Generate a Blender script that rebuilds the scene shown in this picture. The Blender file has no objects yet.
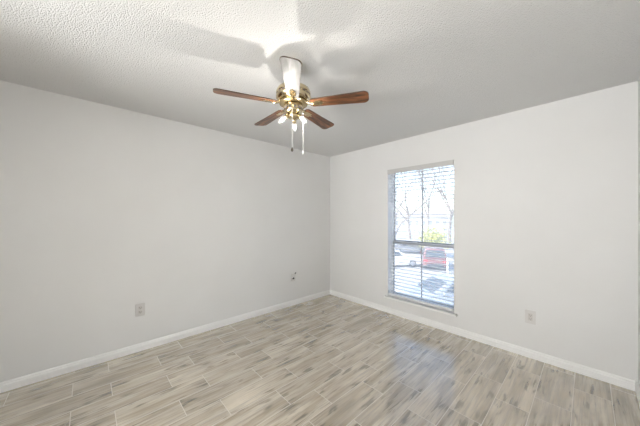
import bpy, bmesh, math, random
from mathutils import Vector, Matrix
random.seed(7)
R = math.radians
S = bpy.context.scene
COL = S.collection

# ------------------------------------------------------------------ camera
cam_d = bpy.data.cameras.new('camera')
cam = bpy.data.objects.new('camera', cam_d)
COL.objects.link(cam)
cam.location = (3.133, -3.165, 1.371)
cam.rotation_euler = (R(90), 0, R(47))
cam_d.sensor_width = 36.0
cam_d.lens = 36.0 * 250 / 640
cam_d.shift_y = 4 / 640
cam_d.clip_start = 0.02
cam_d.clip_end = 300
S.camera = cam

# ------------------------------------------------------------------ sky, lights, exposure
S.view_settings.view_transform = 'Standard'
S.view_settings.look = 'None'
S.view_settings.gamma = 1.0
S.view_settings.use_curve_mapping = False
S.view_settings.exposure = 0.26
W = bpy.data.worlds.new('sky')
S.world = W
W.use_nodes = True
wn = W.node_tree
wn.nodes.clear()
sky = wn.nodes.new('ShaderNodeTexSky')
sky.sky_type = 'NISHITA'
sky.sun_disc = False
sky.sun_elevation = R(40)
sky.sun_rotation = R(200)
sky.air_density = 1.0
sky.dust_density = 2.0
bg = wn.nodes.new('ShaderNodeBackground')
bg.inputs['Strength'].default_value = .72
wo = wn.nodes.new('ShaderNodeOutputWorld')
haze = wn.nodes.new('ShaderNodeMix')          # bright hazy overcast veil over the clear-sky colour
haze.data_type = 'RGBA'
haze.inputs[0].default_value = .2
haze.inputs[7].default_value = (1.45, 1.47, 1.52, 1)
wn.links.new(sky.outputs[0], haze.inputs[6])
wn.links.new(haze.outputs[2], bg.inputs[0])
wn.links.new(bg.outputs[0], wo.inputs[0])

BULB_POWER = 4700.0
FILL_POWER = 300.0      # added fill light behind the camera, out of view

def area(name, loc, rot, sx, sy, power, color):
    l = bpy.data.lights.new(name, 'AREA')
    l.shape = 'RECTANGLE'
    l.size, l.size_y = sx, sy
    l.energy = power
    l.color = color
    o = bpy.data.objects.new(name, l)
    COL.objects.link(o)
    o.location = loc
    o.rotation_euler = rot
    return o
# added fill light, no fixture, shining up and through the opening behind the camera
area('added_fill', (2.35, -7.1, .35), (R(176), 0, 0), 2.0, 1.4, FILL_POWER, (0.975, 0.99, 1.0))
sun_d = bpy.data.lights.new('sun', 'SUN')
sun_d.energy = 3.6
sun_d.angle = R(3)
sun_d.color = (1, .95, .88)
sun = bpy.data.objects.new('sun', sun_d)
COL.objects.link(sun)
sun.rotation_euler = (R(48), 0, R(-25))   # from behind the house, so none enters the window
# portal: only guides sampling of the sky through the window
pl = area('window_portal', (1.61, 0.2, 1.15), (R(-90), 0, 0), 0.9, 1.85, 1, (1, 1, 1))
pl.data.cycles.is_portal = True

# ------------------------------------------------------------------ materials
def mat(name, color=(.8, .8, .8), rough=.5, metal=0., spec=.5):
    m = bpy.data.materials.new(name)
    m.use_nodes = True
    b = m.node_tree.nodes['Principled BSDF']
    b.inputs['Base Color'].default_value = (*color, 1)
    b.inputs['Roughness'].default_value = rough
    b.inputs['Metallic'].default_value = metal
    b.inputs['Specular IOR Level'].default_value = spec
    return m

class NT:
    def __init__(s, m):
        s.t = m.node_tree
        s.b = s.t.nodes.get('Principled BSDF')
    def new(s, typ, **kw):
        n = s.t.nodes.new(typ)
        for k, v in kw.items():
            setattr(n, k, v)
        return n
    def link(s, a, b):
        s.t.links.new(a, b)
    def val(s, sock, v):
        if hasattr(v, 'is_output'):
            s.link(v, sock)
        else:
            sock.default_value = v
    def math(s, op, a, b=None, c=None):
        n = s.new('ShaderNodeMath', operation=op)
        s.val(n.inputs[0], a)
        if b is not None: s.val(n.inputs[1], b)
        if c is not None: s.val(n.inputs[2], c)
        return n.outputs[0]
    def coord(s, scale=(1, 1, 1), out='Object'):
        tc = s.new('ShaderNodeTexCoord')
        mp = s.new('ShaderNodeMapping')
        mp.inputs['Scale'].default_value = scale
        s.link(tc.outputs[out], mp.inputs[0])
        return mp.outputs[0]
    def noise(s, vec, scale, detail=2., rough=.5, dist=0.):
        n = s.new('ShaderNodeTexNoise')
        s.link(vec, n.inputs['Vector'])
        n.inputs['Scale'].default_value = scale
        n.inputs['Detail'].default_value = detail
        n.inputs['Roughness'].default_value = rough
        n.inputs['Distortion'].default_value = dist
        return n.outputs['Fac']
    def ramp(s, fac, stops):
        n = s.new('ShaderNodeValToRGB')
        e = n.color_ramp.elements
        while len(e) < len(stops): e.new(.5)
        for el, (p, c) in zip(e, stops):
            el.position = p
            el.color = (*c, 1) if len(c) == 3 else c
        s.link(fac, n.inputs[0])
        return n.outputs[0]
    def mix(s, fac, a, b, mode='MIX'):
        n = s.new('ShaderNodeMix', data_type='RGBA', blend_type=mode)
        s.val(n.inputs[0], fac)
        for i, v in ((6, a), (7, b)):
            if hasattr(v, 'is_output'): s.link(v, n.inputs[i])
            else: n.inputs[i].default_value = (*v, 1)
        return n.outputs[2]
    def sstep(s, x, a, b):
        n = s.new('ShaderNodeMapRange', interpolation_type='SMOOTHSTEP')
        s.link(x, n.inputs[0])
        n.inputs[1].default_value = a
        n.inputs[2].default_value = b
        return n.outputs[0]
    def bump(s, h, strength, dist):
        n = s.new('ShaderNodeBump')
        n.inputs['Strength'].default_value = strength
        n.inputs['Distance'].default_value = dist
        s.link(h, n.inputs['Height'])
        s.link(n.outputs[0], s.b.inputs['Normal'])

# walls: painted drywall with a light orange peel
M_wall = mat('painted_wall', (.80, .795, .785), .55, spec=.3)
n = NT(M_wall); c = n.coord()
n.bump(n.noise(c, 170, 3), .12, .004)
n.link(n.ramp(n.noise(c, 2.2, 4), [(.3, (.79, .784, .772)), (.7, (.81, .805, .795))]), n.b.inputs['Base Color'])

# popcorn ceiling
M_ceil = mat('popcorn_ceiling', (.78, .78, .775), .9, spec=.1)
n = NT(M_ceil); c = n.coord()
v = n.new('ShaderNodeTexVoronoi'); n.link(c, v.inputs['Vector']); v.inputs['Scale'].default_value = 135
pop = n.math('ADD', n.math('SUBTRACT', 1.0, n.math('MULTIPLY', v.outputs['Distance'], 1.7)), n.math('MULTIPLY', n.noise(c, 60, 3, .7), .9))
n.bump(pop, .5, .006)

M_trim = mat('white_trim_paint', (.92, .915, .90), .35)
n = NT(M_trim); c = n.coord()
n.bump(n.noise(c, 60, 2), .05, .002)

# wood-look porcelain floor: planks 0.2 x 0.587 m laid along the left wall
M_floor = mat('wood_look_tile', (.4, .36, .31), .3, spec=1.0)
n = NT(M_floor)
tc = n.new('ShaderNodeTexCoord'); sp = n.new('ShaderNodeSeparateXYZ')
n.link(tc.outputs['Object'], sp.inputs[0])
PW, PL = .2007, .587
u = n.math('DIVIDE', n.math('SUBTRACT', sp.outputs[0], .245), PW)
colm = n.math('FLOOR', u); fu = n.math('SUBTRACT', u, colm)
par = n.math('FLOORED_MODULO', colm, 2.0)
vv = n.math('DIVIDE', n.math('ADD', n.math('ADD', sp.outputs[1], .90), n.math('MULTIPLY', par, .36)), PL)
row = n.math('FLOOR', vv); fv = n.math('SUBTRACT', vv, row)
du = n.math('MULTIPLY', n.math('MINIMUM', fu, n.math('SUBTRACT', 1.0, fu)), PW)
dv = n.math('MULTIPLY', n.math('MINIMUM', fv, n.math('SUBTRACT', 1.0, fv)), PL)
edge = n.math('MINIMUM', du, dv)
tile = n.sstep(edge, .0008, .0028)
cb = n.new('ShaderNodeCombineXYZ'); n.link(colm, cb.inputs[0]); n.link(row, cb.inputs[1])
wnz = n.new('ShaderNodeTexWhiteNoise', noise_dimensions='2D'); n.link(cb.outputs[0], wnz.inputs['Vector'])
rs = n.new('ShaderNodeSeparateColor'); n.link(wnz.outputs['Color'], rs.inputs[0])
def gv(sx, sy):
    k = n.new('ShaderNodeCombineXYZ')
    n.link(n.math('ADD', n.math('MULTIPLY', sp.outputs[0], sx), n.math('MULTIPLY', rs.outputs[0], 37.0)), k.inputs[0])
    n.link(n.math('ADD', n.math('MULTIPLY', sp.outputs[1], sy), n.math('MULTIPLY', rs.outputs[1], 53.0)), k.inputs[1])
    return k.outputs[0]
grain = n.noise(gv(58, 2.4), 1.0, 5, .62, .3)
broad = n.noise(gv(13, 1.5), 1.0, 5, .6, .5)
streak = n.noise(gv(36, 4.2), 1.0, 3, .55, .5)
knotm = n.noise(gv(9, 4.2), 1.0, 1, .5)
basec = n.ramp(broad, [(.32, (.36, .295, .20)), (.50, (.59, .505, .375)), (.70, (.79, .70, .55))])
basec = n.mix(n.math('MULTIPLY', n.sstep(grain, .42, .66), .62), basec, (.26, .215, .17))
dark = n.math('MULTIPLY', n.sstep(streak, .485, .635), n.sstep(knotm, .46, .60))
basec = n.mix(n.math('MULTIPLY', dark, .78), basec, (.105, .082, .055))
tone = n.math('ADD', .92, n.math('MULTIPLY', rs.outputs[2], .16))
tn = n.new('ShaderNodeCombineXYZ')
for i in range(3): n.link(tone, tn.inputs[i])
basec = n.mix(1.0, basec, tn.outputs[0], 'MULTIPLY')
basec = n.mix(tile, (.74, .67, .57), basec)
n.link(basec, n.b.inputs['Base Color'])
n.b.inputs['Coat Weight'].default_value = 1.0
n.b.inputs['Coat IOR'].default_value = 2.25
n.b.inputs['Coat Roughness'].default_value = .11
n.link(n.math('ADD', .16, n.math('MULTIPLY', n.math('SUBTRACT', 1.0, tile), .5)), n.b.inputs['Roughness'])
n.bump(n.math('ADD', n.math('MULTIPLY', tile, 1.0), n.math('MULTIPLY', grain, .12)), .35, .0025)

def brass(name, col, rough):
    m = mat(name, col, rough, 1.0)
    k = NT(m); c = k.coord()
    k.bump(k.noise(c, 90, 2), .05, .002)
    return m
M_brass = brass('polished_brass', (.66, .55, .36), .12)
M_abrass = brass('antique_brass', (.46, .36, .20), .25)

def wood(name, a, b, rough=.32):
    m = mat(name, a, rough)
    k = NT(m); c = k.coord((3.0, 34, 20))
    g = k.noise(c, 1.0, 5, .6, 1.2)
    k.link(k.ramp(g, [(.36, b), (.5, a), (.66, tuple(x * 1.6 for x in a))]), k.b.inputs['Base Color'])
    return m
M_walnut = wood('walnut_blade', (.165, .066, .027), (.022, .009, .005))
M_glare_blade = wood('glare_blade', (.15, .147, .142), (.115, .112, .108), .45)  # glare on the near blade put into its colour
M_fob = mat('dark_pull_knob', (.10, .08, .06), .3)
M_edge = mat('dark_blade_edge', (.07, .04, .025), .5)

M_bulbs = []
for share in (1.0, .38, .12):      # the front left bulb is the bright one
    m_ = bpy.data.materials.new('lit_bulb')
    m_.use_nodes = True
    k = NT(m_); k.t.nodes.clear()
    em = k.new('ShaderNodeEmission'); em.inputs[0].default_value = (1, .95, .88, 1); em.inputs[1].default_value = BULB_POWER * share
    ou = k.new('ShaderNodeOutputMaterial'); k.link(em.outputs[0], ou.inputs[0])
    M_bulbs.append(m_)
# clear glowing envelope around each small bright core
M_env = bpy.data.materials.new('bulb_glass')
M_env.use_nodes = True
k = NT(M_env); k.t.nodes.clear()
em = k.new('ShaderNodeEmission'); em.inputs[0].default_value = (1, .97, .92, 1); em.inputs[1].default_value = 3.5
tr = k.new('ShaderNodeBsdfTransparent'); ms = k.new('ShaderNodeMixShader'); ms.inputs[0].default_value = .35
ou = k.new('ShaderNodeOutputMaterial')
k.link(tr.outputs[0], ms.inputs[1]); k.link(em.outputs[0], ms.inputs[2]); k.link(ms.outputs[0], ou.inputs[0])

M_blind = mat('white_faux_wood', (.74, .74, .74), .4)
k = NT(M_blind); k.bump(k.noise(k.coord((8, 90, 90)), 1.0, 3), .05, .001)
M_valance = mat('valance_off_white', (.60, .59, .575), .45)
k = NT(M_valance); k.bump(k.noise(k.coord((8, 90, 90)), 1.0, 3), .05, .001)
M_cord = mat('blind_cord', (.62, .62, .62), .8)
M_sash = mat('backlit_sash', (.42, .42, .43), .45)  # shade of white bars seen against the light, put into the colour
k = NT(M_sash); k.bump(k.noise(k.coord(), 80, 2), .04, .001)
M_frame = mat('white_window_frame', (.74, .74, .75), .4)
k = NT(M_frame); k.bump(k.noise(k.coord(), 80, 2), .04, .001)
M_plate = mat('almond_plate', (.71, .69, .67), .4)
M_recept = mat('beige_receptacle', (.64, .61, .58), .4)
M_slot = mat('dark_slot', (.16, .14, .13), .6)
M_jack = mat('grey_metal_jack', (.16, .16, .16), .35, .8)
M_cable = mat('white_cable', (.72, .72, .70), .5)

# window glass: mostly clear, plus an added translucent film imitating overexposed washout
M_glass = bpy.data.materials.new('washout_window_glass')
M_glass.use_nodes = True
k = NT(M_glass); k.t.nodes.clear()
tr = k.new('ShaderNodeBsdfTransparent'); tr.inputs[0].default_value = (.97, .98, .98, 1)
tl = k.new('ShaderNodeBsdfTranslucent'); tl.inputs[0].default_value = (.95, .95, .96, 1)
gl = k.new('ShaderNodeBsdfGlossy'); gl.inputs['Roughness'].default_value = .02
m1 = k.new('ShaderNodeMixShader'); m2 = k.new('ShaderNodeMixShader')
washout = k.math('ADD', .08, k.math('MULTIPLY', k.noise(k.coord(), 6, 4), .06))
k.link(washout, m1.inputs[0]); k.link(tr.outputs[0], m1.inputs[1]); k.link(tl.outputs[0], m1.inputs[2])
m2.inputs[0].default_value = .05
k.link(m1.outputs[0], m2.inputs[1]); k.link(gl.outputs[0], m2.inputs[2])
ou = k.new('ShaderNodeOutputMaterial'); k.link(m2.outputs[0], ou.inputs[0])

# outside
def rough_mat(name, a, b, scale, rough=.9):
    m = mat(name, a, rough, spec=.2)
    k = NT(m); c = k.coord()
    k.link(k.ramp(k.noise(c, scale, 5), [(.3, a), (.7, b)]), k.b.inputs['Base Color'])
    return m
M_ground = rough_mat('pale_concrete', (.34, .335, .33), (.42, .415, .405), 1.2)
M_verge = rough_mat('dry_winter_grass', (.36, .36, .26), (.48, .46, .34), 6)
M_bark = rough_mat('grey_bark', (.20, .175, .155), (.30, .27, .24), 9)
M_leaf = rough_mat('yellow_green_leaf', (.42, .44, .14), (.58, .56, .24), 3)
M_stucco = rough_mat('pale_siding', (.66, .63, .60), (.74, .72, .69), 3)
M_roof = rough_mat('grey_shingle', (.30, .28, .27), (.40, .38, .36), 5)
M_bglass = mat('dark_house_glass', (.34, .35, .36), .3)
def paint(name, col):
    m = mat(name, col, .25)
    k = NT(m)
    k.b.inputs['Coat Weight'].default_value = .5
    return m
M_red = paint('red_car_paint', (.20, .085, .08))
M_white = paint('white_car_paint', (.80, .80, .80))
M_grey = paint('grey_car_paint', (.22, .23, .25))
M_blue = paint('blue_grey_car_paint', (.30, .33, .40))
M_carglass = mat('car_glass', (.06, .07, .08), .05)
M_tyre = mat('tyre_rubber', (.03, .03, .03), .8)
M_hub = mat('alloy_hub', (.55, .55, .56), .3, .8)
M_lampred = mat('tail_lamp_red', (.45, .03, .03), .2)
M_lampclr = mat('headlamp_clear', (.75, .75, .72), .15)
M_bumper = mat('dark_bumper', (.07, .07, .075), .5)

# ------------------------------------------------------------------ mesh helpers
class MB:
    def __init__(s):
        s.v, s.f = [], []
    def add(s, vs, fs, M=None):
        o = len(s.v)
        for p in vs:
            p = Vector(p)
            s.v.append(M @ p if M else p)
        s.f += [tuple(i + o for i in f) for f in fs]
        return s
    def box(s, lo, hi, M=None):
        (a, b, c), (d, e, f) = lo, hi
        return s.add([(a, b, c), (d, b, c), (d, e, c), (a, e, c), (a, b, f), (d, b, f), (d, e, f), (a, e, f)],
                     [(0, 3, 2, 1), (4, 5, 6, 7), (0, 1, 5, 4), (1, 2, 6, 5), (2, 3, 7, 6), (3, 0, 4, 7)], M)
    def prism(s, outline, z0, z1, M=None):
        k = len(outline)
        return s.add([(x, y, z0) for x, y in outline] + [(x, y, z1) for x, y in outline],
                     [tuple(reversed(range(k))), tuple(range(k, 2 * k))] +
                     [(i, (i + 1) % k, k + (i + 1) % k, k + i) for i in range(k)], M)
    def lathe(s, prof, seg=32, M=None):
        vs, fs = [], []
        for r, z in prof:
            for i in range(seg):
                a = 2 * math.pi * i / seg
                vs.append((max(r, 1e-5) * math.cos(a), max(r, 1e-5) * math.sin(a), z))
        for j in range(len(prof) - 1):
            for i in range(seg):
                i2 = (i + 1) % seg
                fs.append((j * seg + i, j * seg + i2, (j + 1) * seg + i2, (j + 1) * seg + i))
        return s.add(vs, fs, M)
    def tube(s, path, rad, seg=8, M=None):
        path = [Vector(p) for p in path]
        rr = rad if isinstance(rad, (list, tuple)) else [rad] * len(path)
        vs, fs = [], []
        t0 = (path[1] - path[0]).normalized()
        nx = t0.orthogonal().normalized()
        for j, p in enumerate(path):
            t = (path[min(j + 1, len(path) - 1)] - path[max(j - 1, 0)]).normalized()
            nx = (nx - t * nx.dot(t)).normalized()
            ny = t.cross(nx)
            for i in range(seg):
                a = 2 * math.pi * i / seg
                vs.append(p + (nx * math.cos(a) + ny * math.sin(a)) * rr[j])
        for j in range(len(path) - 1):
            for i in range(seg):
                i2 = (i + 1) % seg
                fs.append((j * seg + i, j * seg + i2, (j + 1) * seg + i2, (j + 1) * seg + i))
        fs.append(tuple(reversed(range(seg))))
        fs.append(tuple(range((len(path) - 1) * seg, len(path) * seg)))
        return s.add(vs, fs, M)
    def build(s, name, m, parent=None, bevel=0., smooth=False, loc=None, segs=2, weld=False):
        me = bpy.data.meshes.new(name)
        me.from_pydata([tuple(p) for p in s.v], [], s.f)
        bm = bmesh.new(); bm.from_mesh(me)
        if weld: bmesh.ops.remove_doubles(bm, verts=bm.verts, dist=1e-4)
        bmesh.ops.recalc_face_normals(bm, faces=bm.faces)
        if bevel:
            es = [e for e in bm.edges if len(e.link_faces) == 2 and e.calc_face_angle(0) > .6]
            bmesh.ops.bevel(bm, geom=es, offset=bevel, segments=segs, affect='EDGES', profile=.5)
        if smooth:
            for f in bm.faces: f.smooth = True
            for e in bm.edges:
                if len(e.link_faces) == 2 and e.calc_face_angle(0) > R(38): e.smooth = False
        bm.to_mesh(me); bm.free()
        for mm in (m if isinstance(m, (list, tuple)) else [m]): me.materials.append(mm)
        o = bpy.data.objects.new(name, me)
        COL.objects.link(o)
        if loc: o.location = loc
        if parent: o.parent = parent
        return o

def thing(name, label, cat, loc=(0, 0, 0), rz=0, group=None):
    o = bpy.data.objects.new(name, None)
    COL.objects.link(o)
    o.location = loc
    o.rotation_euler = (0, 0, rz)
    o.empty_display_size = .1
    o['label'] = label; o['category'] = cat
    if group: o['group'] = group
    return o
def tag(o, label, cat, group=None):
    o['label'] = label; o['category'] = cat
    if group: o['group'] = group
    return o
def struct(o, label=None):
    o['kind'] = 'structure'
    if label: o['label'] = label
    return o

# ------------------------------------------------------------------ room shell
H, XR, YB, T = 2.44, 3.40, -4.22, .16
HX0, HX1, HY = .4, 3.40, -8.2         # unseen hall and opening, added to let the fill light in
WX0, WX1, WZ0, WZ1 = 1.17, 2.055, .215, 2.05
struct(MB().box((-T, HY - T, -.12), (XR + T, T, 0)).build('floor', M_floor), 'wood-look grey-beige plank tile floor')
struct(MB().box((-T, HY - T, H), (XR + T, T, H + .12)).build('ceiling', M_ceil), 'white popcorn textured ceiling')
struct(MB().box((-T, HY - T, 0), (0, T, H)).build('wall_left', M_wall), 'plain white wall with two small plates')
w = MB()
w.box((0, 0, 0), (WX0, T, H)).box((WX1, 0, 0), (XR, T, H)).box((WX0, 0, 0), (WX1, T, WZ0)).box((WX0, 0, WZ1), (WX1, T, H))
struct(w.build('wall_window', M_wall), 'white wall around the window')
struct(MB().box((XR, HY - T, 0), (XR + T, T, H)).build('wall_right', M_wall), 'white wall at the right edge')
struct(MB().box((0, YB - .12, 0), (1.3, YB, H)).box((3.30, YB - .12, 0), (XR, YB, H)).build('wall_back', M_wall))  # opening behind the camera sized for the fill light
struct(MB().box((0, HY - T, 0), (XR, HY, H)).build('wall_added_hall', M_wall))  # end of the added hall, never in view

def base_profile():
    return [(0, 0), (.014, 0), (.014, .052), (.010, .060), (.010, .068), (.004, .078), (0, .078)]
def baseboard(name, p0, p1, nrm):
    p0, p1, nrm = Vector((*p0, 0)), Vector((*p1, 0)), Vector((*nrm, 0))
    pr = base_profile(); k = len(pr)
    vs = [p + nrm * a + Vector((0, 0, b)) for p in (p0, p1) for a, b in pr]
    return struct(MB().add(vs, [tuple(range(k)), tuple(range(k, 2 * k))] + [(i, (i + 1) % k, k + (i + 1) % k, k + i) for i in range(k)]).build(name, M_trim), 'white baseboard')
baseboard('baseboard_left', (0, YB), (0, 0), (1, 0))
baseboard('baseboard_window', (.014, 0), (XR - .014, 0), (0, -1))
baseboard('baseboard_right', (XR, YB), (XR, 0), (-1, 0))
baseboard('baseboard_back', (.014, YB), (1.3, YB), (0, 1))

# ------------------------------------------------------------------ window (structure)
win = bpy.data.objects.new('window_1', None); COL.objects.link(win)
win.location = (0, 0, 0)
struct(win, 'single-hung window with meeting rail and vertical bar greyed for backlight')
FY0, FY1 = .095, .155
SZ = .238
f = MB()
f.box((WX0, FY0, SZ), (WX0 + .022, FY1, WZ1)).box((WX1 - .022, FY0, SZ), (WX1, FY1, WZ1))
f.box((WX0 + .022, FY0, WZ1 - .022), (WX1 - .022, FY1, WZ1)).box((WX0 + .022, FY0, SZ), (WX1 - .022, FY1, SZ + .024))
f.build('window_frame', M_frame, win)
MZ, MX = 1.012, (WX0 + WX1) / 2
for nm, z0, z1, y0 in (('upper_sash', MZ + .012, WZ1 - .022, .128), ('lower_sash', SZ + .024, MZ - .012, .105)):
    a, b = WX0 + .022, WX1 - .022
    m = MB().box((a, y0, z0), (a + .016, y0 + .02, z1)).box((b - .016, y0, z0), (b, y0 + .02, z1))
    m.box((a + .016, y0, z1 - .014), (b - .016, y0 + .02, z1)).box((a + .016, y0, z0), (b - .016, y0 + .02, z0 + .014))
    sash = m.build(nm, M_sash, win)
    MB().box((MX - .007, y0 + .003, z0 + .014), (MX + .007, y0 + .017, z1 - .014)).build('muntin', M_sash, sash)
    MB().box((a + .016, y0 + .009, z0 + .014), (b - .016, y0 + .011, z1 - .014)).build('pane', M_glass, sash)
MB().box((WX0 + .022, .10, MZ - .012), (WX1 - .022, .150, MZ + .012)).build('meeting_rail', M_sash, win)
MB().box((1.136, -.045, SZ - .022), (2.094, 0, SZ)).box((WX0, 0, SZ - .022), (WX1, FY1, SZ)).build('window_sill', M_trim, win)

# ------------------------------------------------------------------ venetian blind
bl = thing('venetian_blind', 'white wide-slat venetian blind lowered in the window with slats open', 'blind', (MX, .03, SZ))
BW = (WX1 - WX0) / 2
v = MB().box((-BW + .001, -.046, 1.745), (BW - .001, -.034, 1.808))
for sx in (-1, 1):
    x0, x1 = sorted((sx * (BW - .001), sx * (BW - .011)))
    v.box((x0, -.034, 1.745), (x1, .0, 1.808))
v.build('valance', M_valance, bl, bevel=.0025)
MB().box((-BW + .014, -.022, 1.765), (BW - .014, .028, 1.806)).build('headrail', M_blind, bl, bevel=.002)
sl = MB()
NS, P0 = 36, .078
pitch = (1.735 - P0) / (NS - 1)
for i in range(NS):
    z = P0 + i * pitch
    pts = []
    for j in range(5):
        y = -.025 + j * .0125
        pts.append((y, .0016 * (1 - (y / .025) ** 2)))
    out = [(y, h) for y, h in pts] + [(y, h - .0032) for y, h in reversed(pts)]
    kk = len(out)
    sl.add([(-BW + .008, y, z + h - y * .06) for y, h in out] + [(BW - .008, y, z + h - y * .06) for y, h in out],
           [tuple(range(kk)), tuple(range(kk, 2 * kk))] + [(a, (a + 1) % kk, kk + (a + 1) % kk, kk + a) for a in range(kk)])
sl.build('slats', M_blind, bl)
MB().box((-BW + .008, -.026, .010), (BW - .008, .026, .042)).build('bottom_rail', M_blind, bl, bevel=.003)
for x in (-.335, .335):
    c = MB()
    for y in (-.027, .027):
        c.tube([(x, y, .042), (x, y, 1.766)], .0011, 6)
    for i in range(NS):
        z = P0 + i * pitch - .0035
        c.tube([(x, -.027, z), (x, .027, z)], .0006, 4)
    c.build('ladder_cord', M_cord, bl)

# ------------------------------------------------------------------ ceiling fan
FX, FY = 1.73, -2.11
fan = thing('ceiling_fan', 'brass five-blade ceiling fan with three lit bulbs under the popcorn ceiling', 'ceiling fan', (FX, FY, H))
A0 = R(-38.6)
def fz(z): return z - H
MB().lathe([(.0, 0), (.062, 0), (.062, -.006), (.058, -.022), (.044, -.042), (.022, -.054), (.014, -.058), (.014, -.062), (0, -.062)], 40).build('canopy', M_brass, fan, smooth=True)
MB().tube([(0, 0, -.055), (0, 0, -.15)], .013, 20).build('downrod', M_brass, fan, smooth=True)
mo = MB().lathe([(0, fz(2.292)), (.035, fz(2.292)), (.040, fz(2.284)), (.088, fz(2.272)), (.112, fz(2.256)), (.120, fz(2.238)),
                 (.120, fz(2.226)), (.1165, fz(2.222)), (.1165, fz(2.212)), (.121, fz(2.208)), (.121, fz(2.198)), (.112, fz(2.184)),
                 (.090, fz(2.174)), (.072, fz(2.170)), (0, fz(2.170))], 56).build('motor_housing', M_brass, fan, smooth=True)
vt = MB()
for i in range(20):
    vt.box((.1155, -.010, fz(2.214)), (.1185, .010, fz(2.220)), Matrix.Rotation(i * math.pi / 10, 4, 'Z'))
vt.build('vent_band', M_slot, mo)
MB().lathe([(0, fz(2.172)), (.094, fz(2.172)), (.098, fz(2.166)), (.098, fz(2.158)), (.088, fz(2.152)), (0, fz(2.152))], 48).build('flywheel', M_abrass, fan, smooth=True)
sh = MB().lathe([(0, fz(2.154)), (.052, fz(2.154)), (.066, fz(2.146)), (.068, fz(2.136)), (.062, fz(2.130)), (.062, fz(2.112)), (.066, fz(2.108)),
                 (.064, fz(2.098)), (.050, fz(2.086)), (.034, fz(2.080)), (0, fz(2.080))], 48).build('switch_housing', M_brass, fan, smooth=True)
db = MB()
for i in range(12):
    db.box((.0610, -.008, fz(2.114)), (.0635, .008, fz(2.128)), Matrix.Rotation(i * math.pi / 6, 4, 'Z'))
db.build('dark_band', M_slot, sh)
PITCH = R(11)
BZ = fz(2.155)
def blade_outline():
    pts = [(.122, -.030), (.136, -.042), (.30, -.048), (.46, -.056)]
    rc = .034
    hw, re = .0575, .517
    for k in range(7):
        a = -math.pi / 2 + k * (math.pi / 2) / 6
        pts.append((re - rc + rc * math.cos(a), -hw + rc + rc * math.sin(a)))
    return pts + [(x, -y) for x, y in reversed(pts)]
for i in range(5):
    ang = A0 + i * R(72)
    M = Matrix.Rotation(ang, 4, 'Z')
    # bracket: forked brass iron from the flywheel to the blade root
    ir = MB()
    ir.tube([(.080, 0, .010), (.100, 0, .008), (.116, 0, -.003), (.150, 0, -.007)], [.010, .011, .009, .007], 10)
    P = Matrix.Translation((0, 0, 0)) @ Matrix.Rotation(-PITCH, 4, 'X')
    plate = [(.135, -.009), (.150, -.019), (.180, -.024), (.210, -.019), (.203, -.009), (.233, 0), (.203, .009), (.210, .019), (.180, .024), (.150, .019), (.135, .009)]
    ir.prism(plate, -.0075, -.0032, P)
    for sx, sy in ((.187, -.015), (.187, .015), (.213, 0)):
        ir.lathe([(0, -.0105), (.004, -.010), (.0055, -.0075), (.0055, -.0032)], 10, P @ Matrix.Translation((sx, sy, 0)))
    o = ir.build('blade_bracket', M_brass, fan, smooth=True)
    o.location = (0, 0, BZ); o.rotation_euler = (0, 0, ang)
    # the blade, pitched about its own axis
    b = MB().prism(blade_outline(), -.003, .003).build('blade', [M_glare_blade if i == 0 else M_walnut, M_edge], fan, bevel=.0012, segs=1)
    for p in b.data.polygons:
        if abs(p.normal.z) < .9: p.material_index = 1
    b.location = (0, 0, BZ); b.rotation_euler = (-PITCH, 0, ang)
    b.rotation_mode = 'XYZ'
    if i == 0: b['label'] = 'near blade coloured pale for glare, with dark edge'
# light kit
MB().lathe([(0, fz(2.082)), (.038, fz(2.082)), (.044, fz(2.074)), (.040, fz(2.062)), (.024, fz(2.052)), (.010, fz(2.046)), (.008, fz(2.036)), (0, fz(2.032))], 36).build('light_fitter', M_brass, fan, smooth=True)
CAMR = R(47)
for k, ca in enumerate((-148, -32, 90)):
    ang = CAMR + R(ca)
    d = Vector((math.cos(ang) * .72, math.sin(ang) * .72, -.69)).normalized()
    s0 = Vector((math.cos(ang) * .042, math.sin(ang) * .042, fz(2.072)))
    Mx = Matrix.Translation(s0) @ Vector((0, 0, 1)).rotation_difference(d).to_matrix().to_4x4()
    so = MB().lathe([(0, -.004), (.010, -.004), (.012, .002), (.0145, .008), (.0150, .024), (.0150, .030), (.012, .030), (.011, .024), (0, .022)], 24, Mx).build('lamp_socket', M_brass, fan, smooth=True)
    b = MB().lathe([(0, .0245), (.008, .0245), (.009, .034), (.0135, .044), (.0155, .055), (.0135, .070), (.008, .084), (.003, .094), (0, .096)], 20, Mx).build('bulb', M_env, so, smooth=True)
    b['label'] = 'glowing white bulb'
    MB().lathe([(0, .055), (.0035, .056), (.0045, .063), (.0035, .071), (0, .072)], 12, Mx).build('filament', M_bulbs[k], so, smooth=True)
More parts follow.
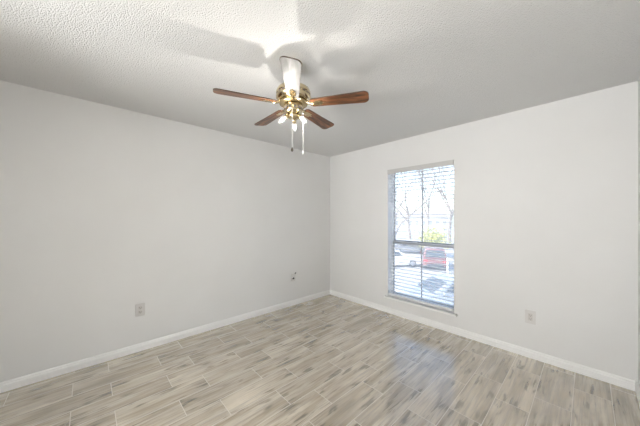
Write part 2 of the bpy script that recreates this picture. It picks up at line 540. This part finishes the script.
# pull chains
cr, cf = Vector((math.cos(CAMR), math.sin(CAMR), 0)), Vector((-math.sin(CAMR), math.cos(CAMR), 0))
for off, z1, m, fr in (((-.002, -.064), 1.835, M_fob, .0085), ((.066, -.01), 1.828, M_cable, .0085)):
    p = cr * off[0] + cf * off[1]
    q = p * .9
    ch = MB().tube([(q.x, q.y, fz(2.104)), (p.x * 1.02, p.y * 1.02, fz(2.100)), (p.x * 1.03, p.y * 1.03, fz(2.08)), (p.x * 1.03, p.y * 1.03, fz(z1))], .0015, 6)
    z = 2.09
    while z > z1:
        ch.lathe([(0, .0019), (.0019, 0), (0, -.0019)], 6, Matrix.Translation((p.x * 1.03, p.y * 1.03, fz(z)))); z -= .006
    co = ch.build('pull_chain', M_cable, fan, smooth=True)
    MB().lathe([(0, .004), (.003, .003), (fr * .7, -.004), (fr, -.014), (fr * .8, -.022), (0, -.026)], 14, Matrix.Translation((p.x * 1.03, p.y * 1.03, fz(z1)))).build('pull_knob', m, co, smooth=True)

# ------------------------------------------------------------------ wall plates
def rounded(w, h, r, k=4):
    pts = []
    for cx, cy, a0 in ((w / 2 - r, h / 2 - r, 0), (-w / 2 + r, h / 2 - r, 90), (-w / 2 + r, -h / 2 + r, 180), (w / 2 - r, -h / 2 + r, 270)):
        for i in range(k + 1):
            a = R(a0 + 90 * i / k)
            pts.append((cx + r * math.cos(a), cy + r * math.sin(a)))
    return pts
# local frame of a plate: x along the wall, y up, z out into the room
def wall_frame(root, loc, nrm):
    n_ = Vector(nrm); up = Vector((0, 0, 1)); x = up.cross(n_)
    Mx = Matrix((x, up, n_)).transposed().to_4x4()
    root.matrix_world = Matrix.Translation(loc) @ Mx
o = thing('wall_outlet', 'almond duplex outlet low on the left wall, nearer the camera', 'outlet')
wall_frame(o, (0, -2.765, .42), (1, 0, 0))
MB().prism(rounded(.080, .127, .006), 0, .006).build('cover_plate', M_plate, o, bevel=.002)
for y in (.0215, -.0215):
    r_ = MB().prism(rounded(.034, .030, .011), .006, .0085).build('receptacle', M_recept, o)
    r_.location = (0, y, 0)
    s_ = MB().box((-.0085, -.003, .0084), (-.006, .008, .0088)).box((.006, -.003, .0084), (.0085, .007, .0088))
    s_.lathe([(0, .0084), (.003, .0084), (.003, .0088), (0, .0088)], 10, Matrix.Translation((0, -.009, 0)))
    s_.build('slot', M_slot, r_)
MB().lathe([(0, .006), (.004, .006), (.003, .0075), (0, .0078)], 12).build('screw', M_plate, o)
o = thing('wall_outlet', 'almond outlet with beige insert on the window wall, right of the window', 'outlet')
wall_frame(o, (2.749, 0, .397), (0, -1, 0))
MB().prism(rounded(.082, .130, .006), 0, .006).build('cover_plate', M_plate, o, bevel=.002)
r_ = MB().prism(rounded(.036, .070, .004), .006, .0082).build('receptacle', M_recept, o)
for y in (.017, -.017):
    s_ = MB().box((-.0085, y - .003, .0081), (-.006, y + .008, .0085)).box((.006, y - .003, .0081), (.0085, y + .007, .0085))
    s_.lathe([(0, .0081), (.003, .0081), (.003, .0085), (0, .0085)], 10, Matrix.Translation((0, y - .009, 0)))
    s_.build('slot', M_slot, r_)
for y in (.049, -.049):
    MB().lathe([(0, .006), (.004, .006), (.003, .0075), (0, .0078)], 12, Matrix.Translation((0, y, 0))).build('screw', M_plate, o)
o = thing('cable_plate', 'small wall plate with a dark cable jack and short white cable near the corner', 'wall plate')
wall_frame(o, (0, -.815, .43), (1, 0, 0))
MB().prism(rounded(.072, .116, .006), 0, .006).build('cover_plate', M_plate, o, bevel=.002)
MB().lathe([(0, .006), (.017, .006), (.017, .012), (.010, .013), (.010, .030), (0, .030)], 6, Matrix.Translation((0, -.012, 0))).build('jack', M_jack, o)
cb_ = MB().tube([(0, -.012, .028), (-.002, -.010, .042), (-.008, .004, .054), (-.008, .030, .056), (.000, .052, .046), (.012, .062, .034)], .0048, 10).build('cable', M_cable, o, smooth=True)
MB().tube([(.012, .062, .034), (.034, .070, .022)], .0095, 10).build('connector', M_jack, cb_)

# ------------------------------------------------------------------ outside
GZ = -2.9
CP = Vector((3.133, -3.165, 1.371))
def at(px, py, d):           # world point at depth d along the ray through a photo pixel
    return CP + (cf + cr * ((px - 320) / 250) + Vector((0, 0, (217 - py) / 250))) * d
struct(MB().box((-45, .9, GZ - .2), (40, 130, GZ)).build('ground', M_ground), 'pale paved car park outside')

def car(name, label, px, d, rz, m, suv=False):
    p = at(px, 217, d)
    root = thing(name, label, 'car', (p.x, p.y, GZ), rz)
    L, Wd, h0, h1 = (4.5, 1.85, .98, 1.72) if suv else (4.5, 1.8, .90, 1.42)
    k = L / 4.5
    prof = [(-2.22, .34), (-2.25, .60), (-2.20, h0 - .06), (-2.0, h0), (-.9, h0 + .02), (.9, h0 - .02), (1.9, h0 - .14), (2.18, h0 - .28), (2.25, .55), (2.2, .30), (1.9, .22), (-1.9, .24)]
    b = MB(); np_ = len(prof)
    secs = [(-1, .955), (-.97, .985), (-.88, 1.0), (.88, 1.0), (.97, .985), (1, .955)]
    vs = []
    for y, sc in secs:
        for x, z in prof:
            vs.append((x * (sc if abs(x) > 1.5 else 1), y * Wd / 2, .55 + (z - .55) * sc))
    fs = [tuple(range(np_)), tuple(range((len(secs) - 1) * np_, len(secs) * np_))]
    for j in range(len(secs) - 1):
        for i in range(np_):
            i2 = (i + 1) % np_
            fs.append((j * np_ + i, j * np_ + i2, (j + 1) * np_ + i2, (j + 1) * np_ + i))
    b.add(vs, fs).build('body', m, root, smooth=True)
    if suv: cab = [(-2.12, h0 - .02), (-1.98, h1 - .08), (-1.7, h1), (.1, h1), (.35, h1 - .05), (1.15, h0 - .04)]
    else:   cab = [(-1.75, h0 - .01), (-1.0, h1 - .06), (-.7, h1), (.05, h1), (.3, h1 - .04), (1.2, h0 - .05)]
    def hw(z): return Wd / 2 * (.93 - .17 * (z - h0) / (h1 - h0))
    kc = len(cab)
    MB().add([(x, -hw(z), z) for x, z in cab] + [(x, hw(z), z) for x, z in cab],
             [tuple(range(kc)), tuple(range(kc, 2 * kc))] + [(i, (i + 1) % kc, kc + (i + 1) % kc, kc + i) for i in range(kc)]).build('cabin', m, root, bevel=.05, smooth=True)
    # glass: inset panels lying just on the cabin faces
    def quad(nm, p0, p1, wf=.86):
        (xa, za), (xb, zb) = p0, p1
        nn = Vector((zb - za, 0, -(xb - xa))).normalized()
        if nn.z < 0: nn = -nn
        o_ = nn * .012
        vs = []
        for t in (.10, .92):
            x, z = xa + (xb - xa) * t, za + (zb - za) * t
            for s_ in (-1, 1): vs.append(Vector((x, s_ * hw(z) * wf, z)) + o_)
        vs2 = [q - o_ * 1.8 for q in vs]
        MB().add(vs + vs2, [(0, 1, 3, 2), (4, 6, 7, 5), (0, 4, 5, 1), (1, 5, 7, 3), (3, 7, 6, 2), (2, 6, 4, 0)]).build(nm, M_carglass, root)
    quad('windshield', cab[5], cab[4])
    quad('rear_window', cab[0], cab[1])
    for s_ in (-1, 1):
        for xs in (((-1.55 if suv else -1.15), -.42), (-.34, .62)):
            vs = []
            for t, z in ((0, h0 + .05), (1, h1 - .10)):
                for e, x in enumerate(xs):
                    sh_ = (-.42 * t * (1 if x > .3 else 0)) + (.3 * t * (1 if (x < -1 and not suv) else 0))
                    for g in (.012, -.012): vs.append((x + sh_, s_ * (hw(z) + g), z))
            MB().add(vs, [(0, 2, 6, 4), (1, 5, 7, 3), (0, 4, 5, 1), (2, 3, 7, 6), (0, 1, 3, 2), (4, 6, 7, 5)]).build('side_window', M_carglass, root)
        MB().box((.62, s_ * (Wd / 2 + .05) - .07, h0 - .02), (.74, s_ * (Wd / 2 + .05) + .07, h0 + .12)).build('mirror', m, root, bevel=.03)
        MB().box((-2.24, s_ * Wd * .38 - .14, .62), (-2.12, s_ * Wd * .38 + .14, .84)).build('tail_lamp', M_lampred, root, bevel=.02)
        MB().box((2.08, s_ * Wd * .36 - .18, .50), (2.235, s_ * Wd * .36 + .18, .66)).build('headlamp', M_lampclr, root, bevel=.03)
        for x in (-1.38, 1.38):
            Mw = Matrix.Translation((x, s_ * (Wd / 2 - .09), .33)) @ Matrix.Rotation(math.pi / 2, 4, 'X')
            t_ = MB().lathe([(0, -.10), (.20, -.10), (.30, -.095), (.33, -.07), (.33, .07), (.30, .095), (.20, .10), (0, .10)], 24, Mw).build('wheel', M_tyre, root, smooth=True)
            MB().lathe([(0, -.112), (.17, -.106), (.20, -.098), (.20, .098), (.17, .106), (0, .112)], 20, Mw).build('hubcap', M_hub, t_, smooth=True)
    MB().box((2.16, -.62, .30), (2.275, .62, .48)).build('front_bumper', M_bumper, root, bevel=.03)
    MB().box((-2.275, -.62, .32), (-2.16, .62, .52)).build('rear_bumper', M_bumper, root, bevel=.03)
    return root

car('parked_car', 'red parked car in the middle distance, beyond the lower right panes', 433, 22.0, R(47 + 70), M_red, suv=True)
car('parked_car', 'white car parked left of the red one, seen through the lower left panes', 393, 22.0, R(47 + 4), M_white)
car('parked_car', 'dark grey car behind the white car, just under the meeting rail', 408, 30.0, R(47 - 3), M_grey)
car('parked_car', 'blue-grey car closest to the building, low in the window above the sill', 447, 11.8, R(47 + 185), M_blue)
p = at(447.6, 217, 19.2)
tag(MB().lathe([(0, 0), (.07, 0), (.07, 1.1), (.055, 1.16), (0, 1.18)], 12, Matrix.Translation((p.x, p.y, GZ))).build('bollard', M_white, smooth=True),
    'slim white post standing by the red car', 'post')

def tree(name, label, px, d, hgt, lean=(0, 0), seed=1, depth=6, r0=.16):
    rnd = random.Random(seed)
    p = at(px, 217, d)
    m = MB()
    def grow(pos, dr, ln, r, lvl):
        n_ = 4
        pts, rr = [pos], [r]
        q, dd = pos.copy(), dr.copy()
        for i in range(n_):
            dd = (dd + Vector((rnd.uniform(-1, 1), rnd.uniform(-1, 1), rnd.uniform(-.3, .9))) * .16).normalized()
            q = q + dd * (ln / n_)
            pts.append(q.copy()); rr.append(r * (1 - .45 * (i + 1) / n_))
        m.tube(pts, rr, 7 if lvl < 2 else 4)
        if lvl >= depth: return
        for c in range(3 if lvl < 3 else 2 + (rnd.random() < .5)):
            a = dd.orthogonal().normalized()
            a = Matrix.Rotation(rnd.uniform(0, 6.283), 3, dd) @ a
            sp_ = rnd.uniform(.25, .62)
            nd = (dd * math.cos(sp_) + a * math.sin(sp_)).normalized()
            st = pts[rnd.choice((2, 3, 4, 4))]
            grow(st, nd, ln * rnd.uniform(.62, .82), rr[-1] * .98, lvl + 1)
    grow(Vector((p.x, p.y, GZ - .05)), Vector((lean[0], lean[1], 1)).normalized(), hgt * .32, r0, 0)
    return tag(m.build(name, M_bark, smooth=False), label, 'tree')
tree('bare_tree', 'nearest bare tree, its fine branches slanting up across the left panes', 362, 10.5, 10, (.26, .27), 3, 6, .11)
for px_, d_, h_, sd_, lb_ in (
        (393, 33, 15, 12, 'bare tree behind the white car, against the left side of the upper panes'),
        (410, 49, 20, 21, 'bare tree far off behind the dark grey car, just left of the window bar'),
        (428, 60, 26, 33, 'tallest bare tree, far off above the yellow-green bush, just right of the window bar'),
        (450, 38, 16, 8, 'bare tree far off behind the red car, in the middle of the right panes'),
        (463, 74, 30, 41, 'bare tree far off at the right edge of the window')):
    tree('bare_tree', lb_, px_, d_, h_, (0, 0), sd_, 6, .26)

p = at(433, 217, 27)
sb = thing('shrub', 'yellow-green leafy bush standing behind the red car', 'shrub', (p.x, p.y, GZ))
m = MB(); rnd = random.Random(5)
for i in range(1500):
    a, b_, c_ = rnd.gauss(0, .42), rnd.gauss(0, .42), rnd.gauss(0, .42)
    q = Vector((a * 1.5, b_ * 1.5, 1.85 + c_ * 1.3))
    if q.z < .4: continue
    e1 = Vector((rnd.uniform(-1, 1), rnd.uniform(-1, 1), rnd.uniform(-1, 1))).normalized()
    e2 = e1.orthogonal().normalized()
    l_ = rnd.uniform(.09, .17)
    m.add([q - e1 * l_, q + e2 * l_ * .45, q + e1 * l_, q - e2 * l_ * .45], [(0, 1, 2, 3)])
m.build('foliage', M_leaf, sb)
m = MB()
for i in range(6):
    a = i * 1.05
    m.tube([(0.1 * math.cos(a), .1 * math.sin(a), -.03), (.35 * math.cos(a), .35 * math.sin(a), .9), (.6 * math.cos(a), .6 * math.sin(a), 1.9)], [.05, .035, .015], 6)
m.build('stem', M_bark, sb)

# pale low building across the car park
p = at(420, 217, 95)
bd = thing('apartment_building', 'pale low building with grey roof across the car park', 'building', (p.x, p.y, GZ), R(47))
MB().box((-11, 0, 0), (11, 7, 4.4)).build('wall', M_stucco, bd)
MB().add([(-11.6, -.6, 4.4), (11.6, -.6, 4.4), (11.6, 7.6, 4.4), (-11.6, 7.6, 4.4), (-9, 3.5, 6.2), (9, 3.5, 6.2)],
         [(0, 3, 2, 1), (0, 1, 5, 4), (1, 2, 5), (2, 3, 4, 5), (3, 0, 4)]).build('roof', M_roof, bd)
for i in range(8):
    x = -9.6 + i * 2.6
    fr_ = MB().box((x, -.06, 1.2), (x + 1.3, 0, 2.9)).build('window', M_white, bd)
    MB().box((x + .08, -.08, 1.28), (x + 1.22, -.06, 2.82)).build('pane', M_bglass, fr_)
